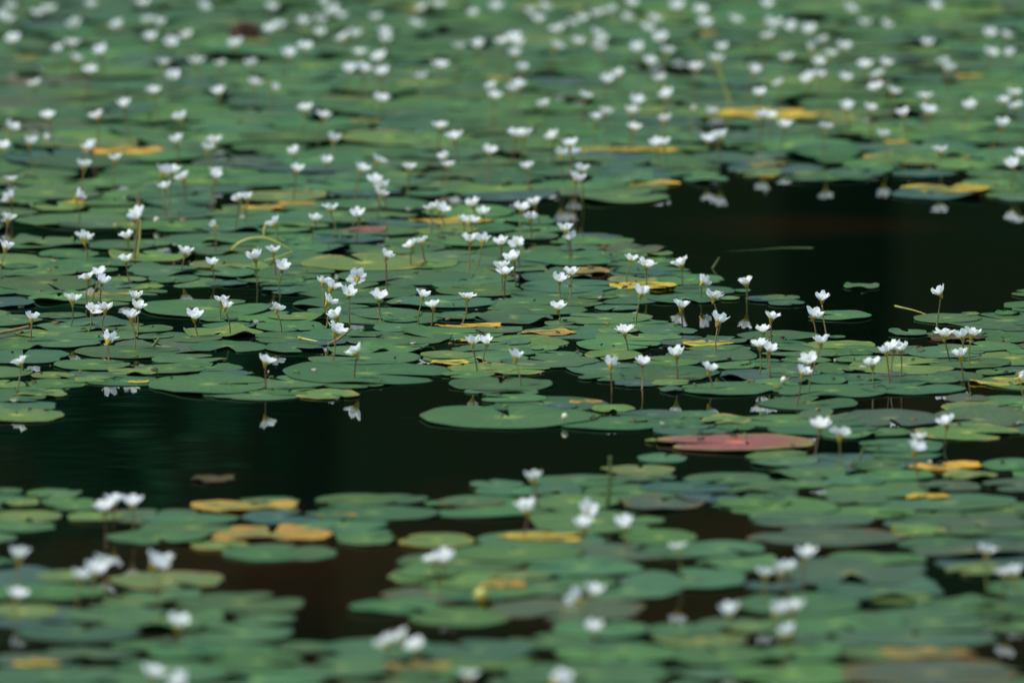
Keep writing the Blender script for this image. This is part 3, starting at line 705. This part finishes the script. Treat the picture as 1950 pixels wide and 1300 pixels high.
# ------------------------------------------------------------------ build the flowers
FLH = {}
def height_for(x, y):
    for (tx, ty, s) in TALL:
        if abs(tx - x) < 9 and abs(ty - y) < 9: return s
    return None
pts = [(x, y) for x, y, k in FL]
frk = ranks(pts)
big_first = sorted(range(len(FL)), key=lambda i: -FL[i][1])
as_thing = set(i for i in big_first if -5 < FL[i][0] < PW + 5)
as_thing = set(sorted(as_thing, key=lambda i: -FL[i][1])[:318])
fstuff_V, fstuff_F, fstuff_UV = [], [], []
sstuff_V, sstuff_F = [], []
for i, (x, y, kind) in enumerate(FL):
    r = random.Random(1000 + i)
    s = height_for(x, y)
    dist = at(x, y).length
    H = s * dist / FPX / math.cos(PITCH) if s else r.uniform(.024, .036) + (.004 if y < 330 else 0)
    head = at(x, y + 1, H)                     # middle of the white part
    size = r.uniform(.88, 1.17) * (1.0 if y > 300 else 1.06) * (1.08 if y > 880 else 1)
    top = Vector((head.x, head.y, H - .0045 * size))       # where calyx and stalk meet the petals
    lean = Vector((r.gauss(0, .05), r.gauss(0, .05), 0)) * H * 2.2
    base = Vector((top.x - lean.x, top.y - lean.y, 0))
    tiltm = Matrix.Rotation(r.gauss(.04, .2), 4, 'X') @ Matrix.Rotation(r.gauss(0, .22), 4, 'Y')
    if r.random() < .09 and y > 330: tiltm = Matrix.Rotation(r.uniform(0, 6.28), 4, 'Z') @ Matrix.Rotation(r.uniform(.65, 1.05), 4, 'X')
    rz = r.uniform(0, 6.28)
    HM = Matrix.Translation(top - base) @ tiltm @ Matrix.Rotation(rz, 4, 'Z') @ Matrix.Scale(size, 4)
    # the stalk: unit mesh drawn out from the water to the head
    ax = (top - base); ln = ax.length
    q = ax.to_track_quat('Z', 'Y').to_matrix().to_4x4()
    SM = q @ Matrix.Diagonal((1, 1, ln - .003 * size, 1))
    if i not in as_thing:
        me = COROLLA[i % 8]; o0 = len(fstuff_V); T = Matrix.Translation(base) @ HM
        fstuff_V += [T @ v.co for v in me.vertices]; fstuff_F += [tuple(o0 + k for k in p_.vertices) for p_ in me.polygons]
        uvl = me.uv_layers[0].data; tmp = {}
        for l in me.loops: tmp[l.vertex_index] = tuple(uvl[l.index].uv)
        fstuff_UV += [tmp.get(k, (0, 1)) for k in range(len(me.vertices))]
        continue
    root = empty("water_flower" if kind != 'b' else "flower_bud", base)
    rk = frk[i]
    wv = where(rk, 11)
    if kind == 'w': lab = f"drooping half-closed white flower, {wv[0]} {wv[1]}"
    elif kind == 'b': lab = f"pale round bud, {wv[0]} {wv[1]}"
    else: lab = f"white fringed flower, {wv[0]} {wv[1]}"
    if len(lab.replace('-', ' ').split()) > 15: lab = lab.replace('fringed ', '')
    tag(root, lab, "flower" if kind != 'b' else "flower bud", "white flowers standing above the pads" if kind != 'b' else None)
    def put(me, M):
        o = obj(me.name.split('.')[0], me, root); o.matrix_parent_inverse = Matrix.Identity(4); o.matrix_basis = M; return o
    if kind == 'b': put(BUDM, HM)
    elif kind == 'w':
        put(WILTED[i % 3], HM @ Matrix.Rotation(r.uniform(.5, .9), 4, 'X'))
    elif 370 < y < 860:
        k = r.choice((0, 0, 1, 1, 1, 2))
        for q_ in range(5):
            put(PETALS[k][r.randrange(5)], HM @ Matrix.Rotation(q_ * 2 * math.pi / 5 + r.uniform(-.15, .15), 4, 'Z') @ Matrix.Rotation(r.gauss(0, .1), 4, 'Y'))
        put(THROAT, HM)
    else:
        put(COROLLA[r.randrange(8)], HM)
    put(CALYX, HM)
    put(STEMS[r.randrange(9)], SM)
if fstuff_V:
    tag(obj("far_flowers", uv_mesh("far_flowers", fstuff_V, fstuff_F, fstuff_UV, M_PETAL)), kind="stuff")

# loose buds lying or floating low
for (x, y, lab) in [(1075, 801, "small white bud resting on the long front pad by the dark pool"), (1492, 731, "small white bud floating between pads behind a double pad"),
                    (298, 426, "small white bud beside the upright brown stalks")]:
    root = empty("flower_bud", at(x, y, .004)); tag(root, lab, "flower bud")
    o = obj("bud", BUDM, root); o.location = (0, 0, .003); o.rotation_euler = (.3, .2, 0)
    o = obj("calyx", CALYX, root); o.location = (0, 0, .003); o.rotation_euler = (.3, .2, 0)

# ------------------------------------------------------------------ stalks, blades, sticks
def stalk(name, cat, label, pxpts, r0, r1, m, zs):
    """pxpts: photo points; zs: their heights"""
    b = at(pxpts[0][0], pxpts[0][1], zs[0])
    pts_ = []
    yb = None
    for (x, y), z in zip(pxpts, zs):
        # all points share the depth of the first unless on the water
        d = FW + Vector((1, 0, 0)) * ((x - PW / 2) / FPX) + UP * (-(y - PH / 2) / FPX)
        if z is None:
            t = b.y / d.y; pts_.append(Vector((d.x * t, b.y, CAM_H + d.z * t)))
        else: pts_.append(at(x, y, z))
    P = []
    for i in range(len(pts_) - 1):              # smooth the path
        p0, p1, p2, p3 = pts_[max(i - 1, 0)], pts_[i], pts_[i + 1], pts_[min(i + 2, len(pts_) - 1)]
        for k in range(6):
            t = k / 6
            P.append(.5 * ((2 * p1) + (p2 - p0) * t + (2 * p0 - 5 * p1 + 4 * p2 - p3) * t * t + (3 * p1 - p0 - 3 * p2 + p3) * t ** 3))
    P.append(pts_[-1])
    rr = [r0 + (r1 - r0) * i / (len(P) - 1) for i in range(len(P))]
    v, f = tube([p - b for p in P], rr, 8)
    o = obj(name, mesh(name, v, f, m)); o.location = b
    tag(o, label, cat); return o
stalk("arched_stalk", "stalk", "pale green stalk arching over the pads and bending back at a sharp tip", [(441, 477), (455, 463), (480, 454), (505, 454), (530, 463), (552, 477)], .0015, .0012, M_YSTEM, [.002, None, None, None, None, None])
stalk("fallen_stalk", "stalk", "yellow-green stalk piece lying low under the arched pale green stalk", [(556, 480), (530, 490), (505, 497)], .0014, .001, M_YSTEM, [.006, .005, .004])
stalk("bent_stalk", "stalk", "thin bent yellow stalk rising from the long yellow-brown leaf", [(1393, 203), (1378, 160), (1366, 122), (1357, 112)], .0016, .0012, M_YSTEM, [.003, None, None, None])
stalk("thin_stalk", "stalk", "second thin yellow stalk reaching the small olive-yellow leaf", [(1338, 118), (1325, 95), (1308, 78)], .0014, .001, M_YSTEM, [.003, None, None])
stalk("grass_blade", "grass blade", "short upright green blade among the far pads", [(285, 243), (284, 225), (283, 206)], .0020, .0009, M_BLADE, [.001, None, None])
stalk("grass_blade", "grass blade", "upright green blade standing at the near end of the dark pool", [(1156, 965), (1160, 920), (1162, 868)], .0026, .0010, M_BLADE, [.001, None, None])
stalk("grass_blade", "grass blade", "small leaning green blade alone on the dark open water", [(1357, 511), (1364, 500), (1370, 490)], .0013, .0007, M_BLADE, [.0, None, None])
stalk("grass_blade", "grass blade", "thin slanting blade beside a near flower's stem", [(1635, 880), (1641, 862), (1647, 848)], .0014, .0007, M_BLADE, [.0, None, None])
stalk("brown_stalk", "stalk", "upright brown stalk behind a low white flower", [(256, 494), (259, 460), (264, 415)], .0016, .0011, M_STEMS[1], [.001, None, None])
stalk("brown_stalk", "stalk", "slimmer olive stalk crossing the upright brown one", [(261, 490), (266, 455), (267, 418)], .0012, .0008, M_YSTEM, [.001, None, None])
stalk("dry_spike", "stalk", "pale tan dry spike pointing up behind the brown stalks", [(266, 394), (263, 380), (260, 366)], .0022, .0006, M_TAN, [.002, None, None])
stalk("arched_stalk", "stalk", "thin orange stalk arched behind the mustard leaf", [(829, 394), (838, 383), (850, 381), (866, 392)], .0012, .001, M_TAN, [.002, None, None, .002])
stalk("stick", "stick", "tan stick lying across pads at the left edge", [(-30, 638), (20, 630), (54, 622)], .0022, .0016, M_TAN, [.006, .006, .006])
stalk("broken_stalk", "stalk", "bent brown seed stalk lying between pads and a flower stem", [(625, 655), (645, 645), (670, 625)], .0013, .0010, M_TAN, [.004, .006, None])
stalk("bud_stalk", "flower bud", "fallen yellow-green bud on a pale stalk lying on a pad", [(568, 644), (580, 646), (605, 650)], .0022, .0006, M_YSTEM, [.006, .005, .004])
stalk("bud_stalk", "flower bud", "small bud on a crooked stalk above the arched pale green stalk", [(503, 451), (503, 440), (507, 427)], .0011, .0021, M_YSTEM, [.02, None, None])
stalk("floating_straw", "straw", "long thin pale straw floating on the dark open water", [(1290, 480), (1420, 477), (1490, 472), (1550, 472)], .0002, .0006, M_BLADE, [-.0004, -.0002, .0001, .0002])
stalk("floating_straw", "straw", "short pale straw trailing behind the flower alone on dark water", [(1778, 604), (1745, 592), (1704, 582)], .0003, .0006, M_YSTEM, [-.0001, .0, .0002])
stalk("curled_blade", "leaf blade", "curled green shoot standing on a large pad beside a tall flower", [(291, 660), (296, 653), (303, 644)], .0016, .0012, M_BLADE, [.004, None, None])
# the upright dead leaf: a thick curled disc
def upright_leaf(x, y, yb, wpx, name, label):
    b = at(x, yb, 0); s = px_size(b); Rw = wpx / 2 * s; Hh = (yb - y) * s
    V, F = [], []
    NU_, NV_ = 14, 16
    for side in (0, 1):
        for i in range(NU_):
            u = i / (NU_ - 1)
            for j in range(NV_):
                v = j / (NV_ - 1) * 2 - 1
                wv = math.sqrt(max(0, 1 - (2 * u - 1) ** 2)) * .9 + .1
                V.append((v * Rw * wv, Rw * .5 * v * v - side * .0012 + .003 * math.sin(5 * v + 3 * u), u * Hh - .004))
    n_ = NU_ * NV_
    for side in (0, 1):
        for i in range(NU_ - 1):
            for j in range(NV_ - 1):
                a = side * n_ + i * NV_ + j
                F.append((a, a + 1, a + NV_ + 1, a + NV_) if side else (a, a + NV_, a + NV_ + 1, a + 1))
    for i in range(NU_ - 1):
        for j in (0, NV_ - 1):
            a = i * NV_ + j; F.append((a, a + NV_, a + n_ + NV_, a + n_))
    o = obj(name, mesh(name, V, F, M_BROWN)); o.location = b; tag(o, label, "dead leaf")
upright_leaf(466, 36, 78, 60, "upright_leaf", "dark brown round leaf standing upright among the far white flowers")
root = empty("flower_bud", at(917, 1152, .002)); tag(root, "fat yellow-green bud, blurred, beside the coral-orange leaf scrap", "flower bud")
o = obj("bud", mesh("bud", *lathe([(.0006, -.004), (.005, -.0015), (.0065, .002), (.005, .006), (.001, .009)], 12), M_YSTEM), root); o.location = (0, 0, .006)
o = obj("calyx", CALYX, root); o.location = (0, 0, .004); o.scale = (2.2, 2.2, 1.6)
